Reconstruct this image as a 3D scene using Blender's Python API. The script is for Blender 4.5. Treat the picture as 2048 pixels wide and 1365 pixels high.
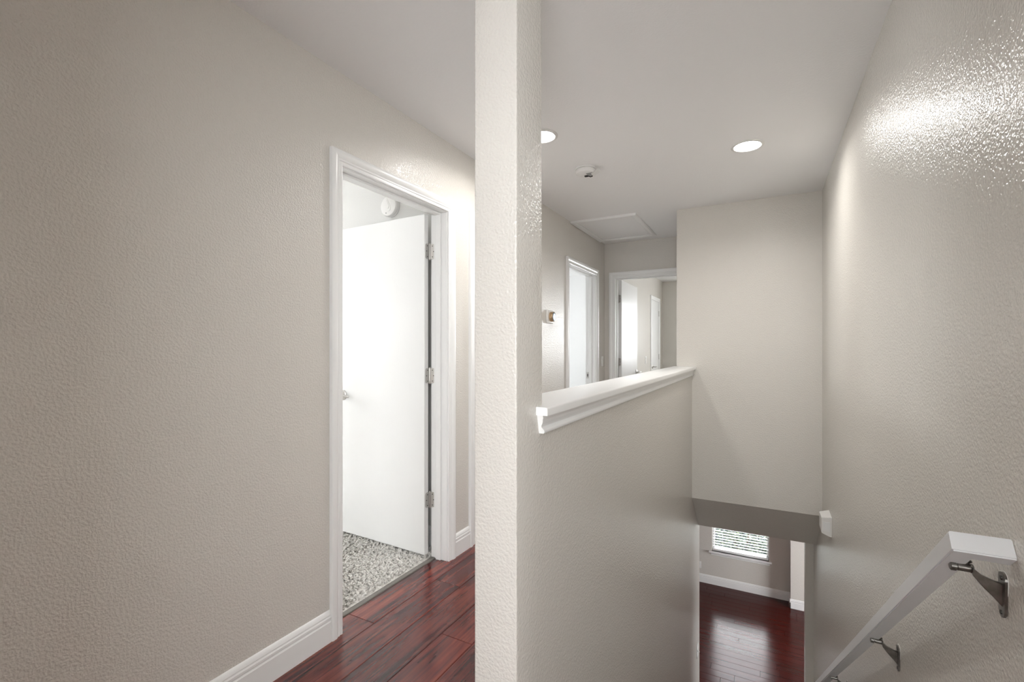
import bpy, bmesh, math, random
from mathutils import Vector, Matrix

sc = bpy.context.scene
for o in list(bpy.data.objects):
    bpy.data.objects.remove(o, do_unlink=True)
C = sc.collection
PI = math.pi

# ------------------------------------------------------------------ camera
F_PX, EYE = 938.0, 1.243
YAW = math.atan((1529.0 - 1024.0) / F_PX)
cd = bpy.data.cameras.new('camera')
cd.sensor_fit = 'HORIZONTAL'
cd.sensor_width = 36.0
cd.lens = F_PX / 2048.0 * 36.0
cd.shift_y = 13.5 / 2048.0
cd.clip_start = 0.02
cam = bpy.data.objects.new('camera', cd)
C.objects.link(cam)
cam.location = (0, 0, EYE)
cam.rotation_euler = (PI / 2, 0, YAW)
sc.camera = cam

# ------------------------------------------------------------------ world, daylight, exposure
sc.view_settings.view_transform = 'Standard'
sc.view_settings.look = 'None'
sc.view_settings.gamma = 1.0
sc.view_settings.exposure = 0.17
sc.view_settings.use_curve_mapping = False
sc.cycles.max_bounces = 6
sc.cycles.adaptive_threshold = 0.05
sc.cycles.diffuse_bounces = 5
sc.cycles.glossy_bounces = 2
sc.cycles.transparent_max_bounces = 6
w = bpy.data.worlds.new('sky')
sc.world = w
w.use_nodes = True
bg = w.node_tree.nodes['Background']
bg.inputs['Color'].default_value = (0.955, 0.98, 1.0, 1)
bg.inputs['Strength'].default_value = 22.0


def daylight(name, loc, rot, sx, sy):
    """sky portal in a window opening: guides the sampling of the sky, adds no light of its own"""
    l = bpy.data.lights.new(name, 'AREA')
    l.shape = 'RECTANGLE'
    l.size, l.size_y = sx, sy
    l.cycles.is_portal = True
    o = bpy.data.objects.new(name, l)
    C.objects.link(o)
    o.location = loc
    o.rotation_euler = rot
    return o


DOWNLIGHT = 7.5     # watts of each recessed lamp
daylight('daylight_bedroom_window', (-4.83, 1.4, 1.5), (0, -PI / 2, 0), 0.78, 0.78)
daylight('daylight_bathroom_window', (-4.23, 5.6, 1.5), (0, -PI / 2, 0), 1.0, 0.68)
daylight('daylight_far_bedroom_window', (0.1, 8.82, 1.55), (-PI / 2, 0, 0), 1.0, 0.95)
daylight('daylight_rear_room_window', (0.63, -1.53, 1.62), (-PI / 2, 0, PI), 1.2, 1.3)
daylight('daylight_lower_added_window', (2.63, 7.0, -1.55), (0, PI / 2, 0), 1.2, 1.25)  # portal of an unseen window added to brighten the downstairs room
daylight('daylight_lower_window', (-0.3585, 8.70, -1.57), (-PI / 2, 0, 0), 0.845, 1.24)

# ------------------------------------------------------------------ helpers


def rgb(r, g, b):
    def f(c):
        c /= 255.0
        return c / 12.92 if c <= 0.04045 else ((c + 0.055) / 1.055) ** 2.4
    return (f(r), f(g), f(b), 1)


MATS = {}


def principled(name, col, rough=0.5, metal=0.0, spec=0.5):
    m = bpy.data.materials.new(name)
    m.use_nodes = True
    b = m.node_tree.nodes['Principled BSDF']
    b.inputs['Base Color'].default_value = col
    b.inputs['Roughness'].default_value = rough
    b.inputs['Metallic'].default_value = metal
    b.inputs['Specular IOR Level'].default_value = spec
    MATS[name] = m
    return m, m.node_tree, b


def coords(nt, scale=(1, 1, 1), kind='Object'):
    tc = nt.nodes.new('ShaderNodeTexCoord')
    mp = nt.nodes.new('ShaderNodeMapping')
    mp.inputs['Scale'].default_value = scale
    nt.links.new(tc.outputs[kind], mp.inputs['Vector'])
    return mp.outputs['Vector']


def noise(nt, vec, scale, detail=2.0, rough=0.5, dist=0.0):
    n = nt.nodes.new('ShaderNodeTexNoise')
    n.inputs['Scale'].default_value = scale
    n.inputs['Detail'].default_value = detail
    n.inputs['Roughness'].default_value = rough
    n.inputs['Distortion'].default_value = dist
    nt.links.new(vec, n.inputs['Vector'])
    return n.outputs['Fac']


def ramp(nt, fac, stops):
    r = nt.nodes.new('ShaderNodeValToRGB')
    e = r.color_ramp.elements
    e[0].position, e[0].color = stops[0]
    e[1].position, e[1].color = stops[1]
    for p_, c_ in stops[2:]:
        k = e.new(p_)
        k.color = c_
    nt.links.new(fac, r.inputs['Fac'])
    return r.outputs['Color']


def bump(nt, b, fac, strength, dist):
    n = nt.nodes.new('ShaderNodeBump')
    n.inputs['Strength'].default_value = strength
    n.inputs['Distance'].default_value = dist
    nt.links.new(fac, n.inputs['Height'])
    nt.links.new(n.outputs['Normal'], b.inputs['Normal'])
    return n


def paint(name, col, rough, scale, strength, dist, spec=0.5):
    m, nt, b = principled(name, col, rough, 0, spec)
    v = coords(nt)
    f = noise(nt, v, scale, 1.0, 0.5, 0.0)
    f2 = ramp(nt, f, [(0.36, (0, 0, 0, 1)), (0.66, (1, 1, 1, 1))])
    bump(nt, b, f2, strength, dist)
    return m


WALL = (0.697, 0.668, 0.620, 1)
paint('wall_paint', WALL, 0.24, 138.0, 0.52, 0.0017)
paint('ceiling_paint', (0.89, 0.885, 0.88, 1), 0.75, 110.0, 0.25, 0.0012, 0.3)
paint('bedroom_paint', (0.66, 0.655, 0.635, 1), 0.4, 150.0, 0.3, 0.001)
paint('bath_wall_paint', (0.80, 0.80, 0.79, 1), 0.5, 150.0, 0.2, 0.001)
principled('trim_paint', (0.88, 0.88, 0.87, 1), 0.28)
principled('plastic_white', (0.80, 0.79, 0.77, 1), 0.4)
principled('plastic_grey', (0.36, 0.36, 0.35, 1), 0.5)
principled('plastic_black', (0.012, 0.011, 0.010, 1), 0.35)
principled('vinyl_white', (0.82, 0.82, 0.82, 1), 0.4)
principled('rail_paint', (0.80, 0.81, 0.825, 1), 0.30)
principled('nickel', (0.55, 0.53, 0.51, 1), 0.32, 1.0)
principled('screw_dark', (0.10, 0.095, 0.09, 1), 0.4, 1.0)
principled('copper_steel', (0.62, 0.44, 0.28, 1), 0.22, 1.0)
principled('strip_metal', (0.17, 0.155, 0.14, 1), 0.42)
principled('caulk', (0.74, 0.72, 0.68, 1), 0.6)
principled('gap_shade', (0.03, 0.028, 0.025, 1), 0.9)  # near-black colour painted in for the shade around the hatch panel

m, nt, b = principled('bracket_metal', (0.20, 0.185, 0.17, 1), 0.28, 1.0)
f = noise(nt, coords(nt), 60, 2)
nt.links.new(ramp(nt, f, [(0.3, (0.18, 0.17, 0.158, 1)), (0.7, (0.32, 0.30, 0.28, 1))]), b.inputs['Base Color'])

m, nt, b = principled('door_paint', (0.80, 0.80, 0.79, 1), 0.33)
f = noise(nt, coords(nt, (60, 60, 1.6)), 3.2, 4, 0.6, 0.6)
bump(nt, b, ramp(nt, f, [(0.35, (0, 0, 0, 1)), (0.7, (1, 1, 1, 1))]), 0.22, 0.0012)


def wood(name, axis, stops, rough, scale, dist, bumpy, coat=0.0, var=0.25):
    """plank wood; grain runs along the given axis, tone varies per plank"""
    m, nt, b = principled(name, (0.2, 0.05, 0.04, 1), rough)
    s = (1, 1, 1)
    s = (7.0, 1.5, 7.0) if axis == 'y' else (1.1, 9.0, 9.0)
    tc = nt.nodes.new('ShaderNodeTexCoord')
    oi = nt.nodes.new('ShaderNodeObjectInfo')
    mul = nt.nodes.new('ShaderNodeMath')
    mul.operation = 'MULTIPLY'
    mul.inputs[1].default_value = 37.0
    nt.links.new(oi.outputs['Random'], mul.inputs[0])
    comb = nt.nodes.new('ShaderNodeCombineXYZ')
    for k in range(3):
        nt.links.new(mul.outputs[0], comb.inputs[k])
    add = nt.nodes.new('ShaderNodeVectorMath')
    add.operation = 'ADD'
    nt.links.new(tc.outputs['Object'], add.inputs[0])
    nt.links.new(comb.outputs[0], add.inputs[1])
    mp = nt.nodes.new('ShaderNodeMapping')
    mp.inputs['Scale'].default_value = s
    nt.links.new(add.outputs[0], mp.inputs['Vector'])
    fm = noise(nt, mp.outputs['Vector'], scale, 5, 0.62, dist)
    mp2 = nt.nodes.new('ShaderNodeMapping')
    mp2.inputs['Scale'].default_value = (7.0, 0.55, 7.0) if axis == 'y' else (0.55, 7.0, 7.0)
    nt.links.new(mp.outputs['Vector'], mp2.inputs['Vector'])
    ff = noise(nt, mp2.outputs['Vector'], scale, 3, 0.6, 0.3)
    mf = nt.nodes.new('ShaderNodeMix')
    mf.inputs['Factor'].default_value = 0.45
    nt.links.new(fm, mf.inputs['A'])
    nt.links.new(ff, mf.inputs['B'])
    f = mf.outputs['Result']
    col = ramp(nt, f, stops)
    # dark smoky figure
    f2 = noise(nt, mp.outputs['Vector'], scale * 0.34, 4, 0.65, dist * 1.6)
    dk = ramp(nt, f2, [(0.42, (1, 1, 1, 1)), (0.62, (1 - var * 2.2, 1 - var * 2.0, 1 - var * 1.8, 1))])
    mx = nt.nodes.new('ShaderNodeMix')
    mx.data_type = 'RGBA'
    mx.blend_type = 'MULTIPLY'
    mx.inputs['Factor'].default_value = 1.0
    nt.links.new(col, mx.inputs['A'])
    nt.links.new(dk, mx.inputs['B'])
    hsv = nt.nodes.new('ShaderNodeHueSaturation')
    vr = nt.nodes.new('ShaderNodeMapRange')
    vr.inputs['To Min'].default_value = 1 - var
    vr.inputs['To Max'].default_value = 1 + var
    nt.links.new(oi.outputs['Random'], vr.inputs['Value'])
    nt.links.new(vr.outputs[0], hsv.inputs['Value'])
    nt.links.new(mx.outputs['Result'], hsv.inputs['Color'])
    nt.links.new(hsv.outputs['Color'], b.inputs['Base Color'])
    b.inputs['Coat Weight'].default_value = coat
    b.inputs['Coat Roughness'].default_value = 0.12
    bump(nt, b, f, bumpy, 0.001)
    return m


wood('cherry_plank', 'y', [(0.37, (0.026, 0.010, 0.012, 1)), (0.46, (0.110, 0.022, 0.020, 1)),
                           (0.55, (0.190, 0.038, 0.028, 1)), (0.66, (0.28, 0.064, 0.038, 1))], 0.21, 1.2, 0.9, 0.20, 0.28, 0.16)
wood('mahogany_plank', 'x', [(0.25, (0.040, 0.0045, 0.003, 1)), (0.75, (0.080, 0.009, 0.006, 1))], 0.19, 1.6, 0.5, 0.03, 0.0, 0.10)
MATS['mahogany_plank'].node_tree.nodes['Principled BSDF'].inputs['Specular IOR Level'].default_value = 0.25

m, nt, b = principled('carpet_pile', (0.62, 0.60, 0.565, 1), 0.95, 0, 0.1)
f = noise(nt, coords(nt), 70, 2)
nt.links.new(ramp(nt, f, [(0.3, (0.52, 0.50, 0.47, 1)), (0.7, (0.76, 0.74, 0.71, 1))]), b.inputs['Base Color'])

m, nt, b = principled('leaf_green', (0.07, 0.12, 0.05, 1), 0.45)
oi = nt.nodes.new('ShaderNodeTexCoord')
f = noise(nt, oi.outputs['Object'], 14, 2)
nt.links.new(ramp(nt, f, [(0.38, (0.006, 0.016, 0.022, 1)), (0.50, (0.022, 0.045, 0.034, 1)), (0.62, (0.11, 0.14, 0.08, 1))]), b.inputs['Base Color'])
principled('twig_brown', (0.10, 0.07, 0.05, 1), 0.8)
m, nt, b = principled('soil', (0.10, 0.085, 0.06, 1), 0.9)
f = noise(nt, coords(nt), 8, 4)
nt.links.new(ramp(nt, f, [(0.3, (0.004, 0.007, 0.006, 1)), (0.7, (0.02, 0.027, 0.014, 1))]), b.inputs['Base Color'])

m = bpy.data.materials.new('window_glass')
m.use_nodes = True
nt = m.node_tree
for n in list(nt.nodes):
    nt.nodes.remove(n)
out = nt.nodes.new('ShaderNodeOutputMaterial')
mix = nt.nodes.new('ShaderNodeMixShader')
fr = nt.nodes.new('ShaderNodeFresnel')
fr.inputs['IOR'].default_value = 1.45
tr = nt.nodes.new('ShaderNodeBsdfTransparent')
gl = nt.nodes.new('ShaderNodeBsdfGlossy')
gl.inputs['Roughness'].default_value = 0.02
nt.links.new(fr.outputs[0], mix.inputs[0])
nt.links.new(tr.outputs[0], mix.inputs[1])
nt.links.new(gl.outputs[0], mix.inputs[2])
nt.links.new(mix.outputs[0], out.inputs[0])
MATS['window_glass'] = m


def emission(name, col, strength):
    m, nt, b = principled(name, (0.8, 0.8, 0.8, 1), 0.5)
    b.inputs['Emission Color'].default_value = col
    b.inputs['Emission Strength'].default_value = strength
    return m


emission('lamp_lens', (1.0, 0.975, 0.94, 1), 48.0)
emission('thermostat_screen', (0.55, 0.75, 1.0, 1), 0.45)


def obj(name, bm, mat, parent=None, smooth=False, loc=None, rot=None):
    me = bpy.data.meshes.new(name)
    bmesh.ops.recalc_face_normals(bm, faces=bm.faces[:])
    if smooth:
        for f_ in bm.faces:
            f_.smooth = True
    bm.to_mesh(me)
    bm.free()
    me.materials.append(MATS[mat])
    o = bpy.data.objects.new(name, me)
    C.objects.link(o)
    if smooth:
        try:
            me.set_sharp_from_angle(angle=math.radians(38))
        except Exception:
            pass
    if parent:
        o.parent = parent
    if loc:
        o.location = loc
    if rot:
        o.rotation_euler = rot
    return o


def empty(name, loc=(0, 0, 0), rot=(0, 0, 0), parent=None):
    o = bpy.data.objects.new(name, None)
    o.empty_display_size = 0.05
    C.objects.link(o)
    o.location = loc
    o.rotation_euler = rot
    if parent:
        o.parent = parent
    return o


def tag(o, label, cat, kind=None, group=None):
    o['label'] = label
    o['category'] = cat
    if kind:
        o['kind'] = kind
    if group:
        o['group'] = group
    return o


def box(bm, x0, x1, y0, y1, z0, z1, M=None):
    vs = []
    for z in (z0, z1):
        for (x, y) in ((x0, y0), (x1, y0), (x1, y1), (x0, y1)):
            v = Vector((x, y, z))
            vs.append(bm.verts.new(M @ v if M else v))
    for q in ((3, 2, 1, 0), (4, 5, 6, 7), (0, 1, 5, 4), (1, 2, 6, 5), (2, 3, 7, 6), (3, 0, 4, 7)):
        bm.faces.new([vs[i] for i in q])
    return vs


def bbox(x0, x1, y0, y1, z0, z1, bev=0.0, seg=2):
    bm = bmesh.new()
    box(bm, x0, x1, y0, y1, z0, z1)
    if bev:
        bmesh.ops.bevel(bm, geom=bm.edges[:], offset=bev, segments=seg, affect='EDGES', profile=0.5)
    return bm


def prism(bm, pts, d0, d1, axis):
    """polygon pts extruded along axis between d0 and d1; pts in the other two axes in xyz order"""
    def P(a, b_, d):
        return {'x': (d, a, b_), 'y': (a, d, b_), 'z': (a, b_, d)}[axis]
    A = [bm.verts.new(P(a, b_, d0)) for a, b_ in pts]
    B = [bm.verts.new(P(a, b_, d1)) for a, b_ in pts]
    n = len(pts)
    bm.faces.new(A)
    bm.faces.new(B[::-1])
    for i in range(n):
        bm.faces.new((A[i], A[(i + 1) % n], B[(i + 1) % n], B[i]))


def sweep(bm, rings, closed_ends=True):
    """rings: list of equal length vertex position lists, closed loops"""
    R = [[bm.verts.new(p_) for p_ in r] for r in rings]
    n = len(R[0])
    for a, b_ in zip(R[:-1], R[1:]):
        for i in range(n):
            bm.faces.new((a[i], a[(i + 1) % n], b_[(i + 1) % n], b_[i]))
    if closed_ends:
        bm.faces.new(R[0][::-1])
        bm.faces.new(R[-1])


def lathe(bm, prof, axis='z', seg=40, M=None, cap=True):
    """prof: (radius, height) list"""
    rings = []
    for r, h in prof:
        ring = []
        for k in range(seg):
            a = 2 * PI * k / seg
            c, s = r * math.cos(a), r * math.sin(a)
            v = Vector({'z': (c, s, h), 'y': (c, h, s), 'x': (h, c, s)}[axis])
            ring.append(M @ v if M else v)
        rings.append(ring)
    sweep(bm, rings, cap)


def tube(bm, pts, r, seg=12):
    rings = []
    for i, p_ in enumerate(pts):
        p_ = Vector(p_)
        d = (Vector(pts[min(i + 1, len(pts) - 1)]) - Vector(pts[max(i - 1, 0)])).normalized()
        u = d.orthogonal().normalized() if i == 0 else (u - d * u.dot(d)).normalized()
        v = d.cross(u)
        rr = r[i] if isinstance(r, (list, tuple)) else r
        rings.append([p_ + (u * math.cos(2 * PI * k / seg) + v * math.sin(2 * PI * k / seg)) * rr for k in range(seg)])
    sweep(bm, rings)


def wall_with_openings(bm, axis, c0, c1, a0, a1, z0, z1, openings):
    """slab normal to axis between c0 and c1, spanning a0..a1; openings = (a_lo, a_hi, z_lo, z_hi)"""
    def B(aa, ab, za, zb):
        if ab - aa < 1e-5 or zb - za < 1e-5:
            return
        if axis == 'x':
            box(bm, c0, c1, aa, ab, za, zb)
        else:
            box(bm, aa, ab, c0, c1, za, zb)
    cur = a0
    for (p_, q, r_, s) in sorted(openings):
        B(cur, p_, z0, z1)
        B(p_, q, z0, r_)
        B(p_, q, s, z1)
        cur = q
    B(cur, a1, z0, z1)


# ------------------------------------------------------------------ key dimensions
XL, XLB = -1.624, -1.739          # left hall wall faces (hall side, bedroom side)
XR = 0.386                        # stair side wall
XH, XHL = -0.546, -0.671          # half wall faces
YP0, YP1 = 1.038, 1.187           # post
YE = 4.26                         # wall over the stairs
YB, YBB = 5.27, 5.385             # hall end wall
ZC = 2.44
ZF = -2.75                        # lower floor
YBACK = -0.35                     # landing side of the wall behind the viewpoint
RISE, GO, Y0S = 2.75 / 15, 0.2495, 1.10
D1 = (1.451, 2.220)
D4 = (2.513, 3.275)
D2 = (4.140, 4.945)
D3 = (-1.497, -0.738)
HEAD = 2.031
JT = 0.019

# ------------------------------------------------------------------ structure: walls
bm = bmesh.new()
wall_with_openings(bm, 'x', XLB, XL, -0.46, YBB, 0.0, ZC,
                   [(d[0] - JT, d[1] + JT, 0.0, HEAD + JT) for d in (D1, D4, D2)])
tag(obj('wall_left', bm, 'wall_paint'), 'long beige hall wall with the open white door at left', 'wall', 'structure')

bm = bmesh.new()
box(bm, XR, XR + 0.12, -0.46, 4.949, ZF, ZC)
tag(obj('wall_right', bm, 'wall_paint'), 'tall glossy beige stairwell wall carrying the handrail', 'wall', 'structure')

bm = bmesh.new()
prism(bm, [(YP0, ZF), (4.78, ZF), (4.78, -0.03), (YE, -0.03), (YE, 1.058), (YP1, 1.058), (YP1, ZC), (YP0, ZC)], XHL, XH, 'x')
ed = [e for e in bm.edges if abs((e.verts[0].co - e.verts[1].co).normalized().z) > 0.99
      and e.verts[0].co.y < 1.2 and e.calc_length() > 0.5]
bmesh.ops.bevel(bm, geom=ed, offset=0.004, segments=3, affect='EDGES', profile=0.5)
ed = [e for e in bm.edges if abs((e.verts[0].co - e.verts[1].co).normalized().z) > 0.99
      and e.verts[0].co.y > 4.7 and e.calc_length() > 0.5]
bmesh.ops.bevel(bm, geom=ed, offset=0.006, segments=3, affect='EDGES', profile=0.5)
tag(obj('wall_stair_half', bm, 'wall_paint', smooth=True), 'beige half wall beside the stairs with full-height end post', 'wall', 'structure')

bm = bmesh.new()
prism(bm, [(XHL, YE), (XR, YE), (XR, YE + 0.12), (XHL + 0.12, YE + 0.12), (XHL + 0.12, YB), (XHL, YB)], -0.03, ZC, 'z')
ed = [e for e in bm.edges if abs((e.verts[0].co - e.verts[1].co).normalized().z) > 0.99
      and e.verts[0].co.y < YE + 0.01 and e.verts[0].co.x < XHL + 0.01]
bmesh.ops.bevel(bm, geom=ed, offset=0.004, segments=3, affect='EDGES', profile=0.5)
tag(obj('wall_stair_end', bm, 'wall_paint', smooth=True), 'beige wall across the stairwell above the sloped soffit', 'wall', 'structure')

bm = bmesh.new()
prism(bm, [(YE, -0.04), (4.70, -0.42), (5.05, -0.42), (5.05, -0.03), (YE, -0.03)], XH, XR, 'x')
tag(obj('ceiling_stair_soffit', bm, 'wall_paint'), 'dark sloping soffit under the wall above the stair foot', 'ceiling', 'structure')

bm = bmesh.new()
wall_with_openings(bm, 'y', YB, YBB, XL, 2.4, 0.0, ZC, [(D3[0] - JT, D3[1] + JT, 0.0, HEAD + JT)])
tag(obj('wall_hall_end', bm, 'wall_paint'), 'beige wall at the far end of the hall above the white door frame', 'wall', 'structure')

bm = bmesh.new()
wall_with_openings(bm, 'y', YBACK - 0.11, YBACK, XLB, XR, 0.0, ZC, [(-0.42, 0.34, 0.0, 2.05)])
tag(obj('wall_landing_back', bm, 'wall_paint'), 'beige landing wall with an open doorway, behind the viewpoint', 'wall', 'structure')
bm = bmesh.new()
wall_with_openings(bm, 'y', -1.62, -1.5, -1.2, 1.4, 0.0, ZC, [(0.03, 1.23, 0.97, 2.27)])
box(bm, -1.32, -1.2, -1.62, -0.46, 0, ZC)
box(bm, 1.4, 1.52, -1.62, -0.46, 0, ZC)
box(bm, XR, 1.4, -0.46, -0.35, 0, ZC)
tag(obj('wall_rear_room', bm, 'wall_paint'), 'walls and window of the small room behind the viewpoint', 'wall', 'structure')

# near bedroom shell
bm = bmesh.new()
box(bm, -4.8, XLB, 2.335, 2.45, 0, ZC)
tag(obj('wall_bedroom_partition', bm, 'bedroom_paint'), 'pale bedroom wall behind the open near door', 'wall', 'structure')
bm = bmesh.new()
wall_with_openings(bm, 'x', -4.92, -4.8, -2.0, 2.45, 0, ZC, [(1.01, 1.79, 1.11, 1.89)])
box(bm, -4.8, XLB, -2.0, -1.88, 0, ZC)
tag(obj('wall_bedroom_outer', bm, 'bedroom_paint'), 'outer bedroom wall with its window, hidden beside the open near door', 'wall', 'structure')
# bathroom shell
bm = bmesh.new()
box(bm, -4.2, XLB, 7.38, 7.5, 0, ZC)
tag(obj('wall_bathroom_back', bm, 'bath_wall_paint'), 'bright white room wall seen through the farther left doorway', 'wall', 'structure')
bm = bmesh.new()
wall_with_openings(bm, 'x', -4.32, -4.2, 3.6, 7.5, 0, ZC, [(5.26, 5.94, 1.0, 2.0)])
box(bm, -4.2, XLB, 3.6, 3.7, 0, ZC)
tag(obj('wall_bathroom_outer', bm, 'bath_wall_paint'), 'outer wall with window of the bright white side room', 'wall', 'structure')
bm = bmesh.new()
box(bm, XLB - 0.01, XLB - 0.001, 3.7, D2[0] - JT, 0, ZC)
box(bm, XLB - 0.01, XLB - 0.001, D2[1] + JT, 7.38, 0, ZC)
box(bm, XLB - 0.01, XLB - 0.001, D2[0] - JT, D2[1] + JT, HEAD + JT, ZC)
tag(obj('wall_bathroom_inner', bm, 'bath_wall_paint'), 'white inner wall face of the bright side room', 'wall', 'structure')
# far bedroom shell
bm = bmesh.new()
box(bm, XLB, -1.63, YBB, 8.79, 0, ZC)
tag(obj('wall_far_bedroom_side', bm, 'wall_paint'), 'beige far bedroom wall with the narrow white closet door', 'wall', 'structure')
bm = bmesh.new()
wall_with_openings(bm, 'y', 8.79, 8.9, XLB, 2.4, 0, ZC, [(-0.40, 0.60, 1.075, 2.025)])
tag(obj('wall_far_bedroom_back', bm, 'wall_paint'), 'shaded beige back wall of the far bedroom', 'wall', 'structure')
bm = bmesh.new()
box(bm, 2.28, 2.4, YBB, 8.79, 0, ZC)
tag(obj('wall_far_bedroom_outer', bm, 'wall_paint'), 'outer side wall of the far bedroom, out of sight', 'wall', 'structure')

bm = bmesh.new()
box(bm, -5.0, 2.6, -2.1, 9.0, ZC, ZC + 0.2)
tag(obj('ceiling', bm, 'ceiling_paint'), 'plain off-white ceiling over hall and stairwell', 'ceiling', 'structure')

# ------------------------------------------------------------------ lower storey shell
WX0, WX1, WZ0, WZ1 = -0.781, 0.064, -2.19, -0.95
YW = 8.577
bm = bmesh.new()
wall_with_openings(bm, 'y', YW, YW + 0.14, -3.1, 0.36, ZF, -0.3, [(WX0, WX1, WZ0, WZ1)])
tag(obj('wall_lower_back', bm, 'wall_paint'), 'dim beige downstairs wall with the blind-covered window', 'wall', 'structure')
bm = bmesh.new()
box(bm, 0.352, 2.6, 8.36, 8.72, ZF, -0.3)
tag(obj('wall_lower_jog', bm, 'wall_paint'), 'beige wall section jutting out right of the downstairs window', 'wall', 'structure')
bm = bmesh.new()
box(bm, 0.32, 2.6, 4.949, 5.05, ZF, -0.3)
tag(obj('wall_lower_nib', bm, 'wall_paint'), 'narrow pale wall end at the right side of the stair foot', 'wall', 'structure')
bm = bmesh.new()
box(bm, -3.22, -3.1, 4.66, 8.72, ZF, -0.3)
box(bm, -3.1, XHL, 4.66, 4.78, ZF, -0.3)
wall_with_openings(bm, 'x', 2.6, 2.72, 4.949, 8.72, ZF, -0.3, [(6.375, 7.625, -2.15, -0.95)])  # window opening here is added out of view to let more daylight in
tag(obj('wall_lower_sides', bm, 'wall_paint'), 'beige side walls of the downstairs room, out of sight', 'wall', 'structure')

# floor slabs (sub floors)
bm = bmesh.new()
box(bm, -5.0, XHL, -2.0, 9.0, -0.3, -0.012)
box(bm, XHL, 2.6, -2.0, YP0, -0.3, -0.012)
box(bm, XH, XR, YP0, Y0S, -0.3, -0.012)
box(bm, XHL, 2.6, 5.05, 9.0, -0.3, -0.012)
floor = tag(obj('floor', bm, 'cherry_plank'), 'dark red hand-scraped plank floor of the upstairs hall', 'floor', 'structure')
bm = bmesh.new()
box(bm, -3.2, 2.7, 4.4, 9.0, ZF - 0.15, ZF - 0.012)
lfloor = tag(obj('floor_lower', bm, 'mahogany_plank'), 'glossy dark mahogany plank floor of the downstairs room', 'floor', 'structure')

random.seed(4)


def plank(name, x0, x1, y0, y1, zt, mat, parent, g=0.0009, bev=0.0016):
    b_ = bbox(-(x1 - x0) / 2 + g, (x1 - x0) / 2 - g, -(y1 - y0) / 2 + g, (y1 - y0) / 2 - g, -0.012, 0, 0)
    top = [e for e in b_.edges if e.verts[0].co.z > -0.001 and e.verts[1].co.z > -0.001]
    bmesh.ops.bevel(b_, geom=top, offset=bev, segments=1, affect='EDGES', profile=0.5)
    return obj(name, b_, mat, parent, loc=((x0 + x1) / 2, (y0 + y1) / 2, zt))


# upstairs planks run along the hall
rows = [(-1.722 + 0.015, -1.550), (-1.550, -1.393), (-1.393, -1.236), (-1.236, -1.079), (-1.079, -0.922), (-0.922, -0.765), (-0.765, XHL)]
firsts = [1.567, 2.02, 0.95, 1.650, 2.45, 1.25, 0.7]
for (xa, xb), yb in zip(rows, firsts):
    cuts = sorted([yb + 1.22 * k for k in range(-4, 5)])
    cuts = [YBACK] + [c for c in cuts if YBACK + 0.15 < c < YB - 0.15] + [YB]
    for ya, yc in zip(cuts[:-1], cuts[1:]):
        plank('floor_plank', xa, xb, ya, yc, 0, 'cherry_plank', floor)
# landing planks in front of the stairs
x = XHL
i = 0
while x < XR - 0.01:
    xb = min(x + 0.157, XR)
    cuts = [-1.5, -0.6 + 0.31 * (i % 4), YP0 if x < XH - 0.01 and xb <= XH + 0.05 else Y0S]
    for ya, yc in zip(cuts[:-1], cuts[1:]):
        plank('floor_plank', x, xb, ya, yc, 0, 'cherry_plank', floor)
    x = xb
    i += 1
# downstairs planks run across
LW = 0.1195
y = 6.072 - LW * 11
k = 0
butts = {3: (-0.047,), 4: (0.162,), 5: (0.133,), 8: (-0.312, -1.6), 7: (-0.669,)}
while y < YW - 0.005:
    yb = min(y + LW, YW)
    xend = 2.6 if yb <= 8.36 + 0.05 else 0.352
    yy = min(yb, 8.36) if xend > 1 and yb > 8.36 else yb
    idx = round((y - 6.072) / LW)
    cs = list(butts.get(idx, (random.uniform(-1.2, -0.2), random.uniform(0.2, 1.3))))
    cs = [-3.1] + sorted(c for c in cs if -2.9 < c < xend - 0.2) + [xend]
    if y > 4.72:
        for xa, xb in zip(cs[:-1], cs[1:]):
            plank('floor_plank', xa, xb, y, yb, ZF, 'mahogany_plank', lfloor, 0.0007, 0.0013)
    y = yb

# ------------------------------------------------------------------ stairs
st = tag(empty('staircase', (0, Y0S, 0)), 'straight stair flight between half wall and handrail wall', 'stairs', 'structure')
tread_me = riser_me = None
for k in range(1, 15):
    y0 = (k - 1) * GO
    zt = -RISE * k
    if tread_me is None:
        o = obj('tread', bbox(XH + 0.001, XR - 0.001, -0.022, GO, -0.03, 0, 0.006, 2), 'mahogany_plank', st)
        tread_me = o.data
    else:
        o = bpy.data.objects.new('tread', tread_me)
        C.objects.link(o)
        o.parent = st
    o.location = (0, y0 + 0.001, zt)
for k in range(0, 15):
    y0 = k * GO
    zt = -RISE * k - (0.03 if k else 0.012)
    if riser_me is None:
        o = obj('riser', bbox(XH + 0.001, XR - 0.001, 0.0, 0.018, -RISE + 0.03, 0, 0), 'trim_paint', st)
        riser_me = o.data
    else:
        o = bpy.data.objects.new('riser', riser_me)
        C.objects.link(o)
        o.parent = st
    o.location = (0, y0, zt)

# ------------------------------------------------------------------ trims
CASING = [(0, 0), (0, .0088), (.003, .0108), (.0095, .0112), (.0125, .0098), (.0150, .0098), (.0185, .0128), (.0225, .0128),
          (.0255, .0112), (.029, .0132), (.034, .0160), (.040, .0178), (.047, .0184), (.057, .0182), (.0612, .0165), (.0625, .0130), (.0625, 0)]
BASE = [(0, 0), (.0140, 0), (.0140, .086), (.0110, .0895), (.0105, .0935), (.0130, .0965), (.0130, .1055), (.0100, .1085),
        (.0095, .1125), (.0115, .1150), (.0095, .1230), (.0050, .1310), (.0020, .1330), (0, .1330)]


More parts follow.
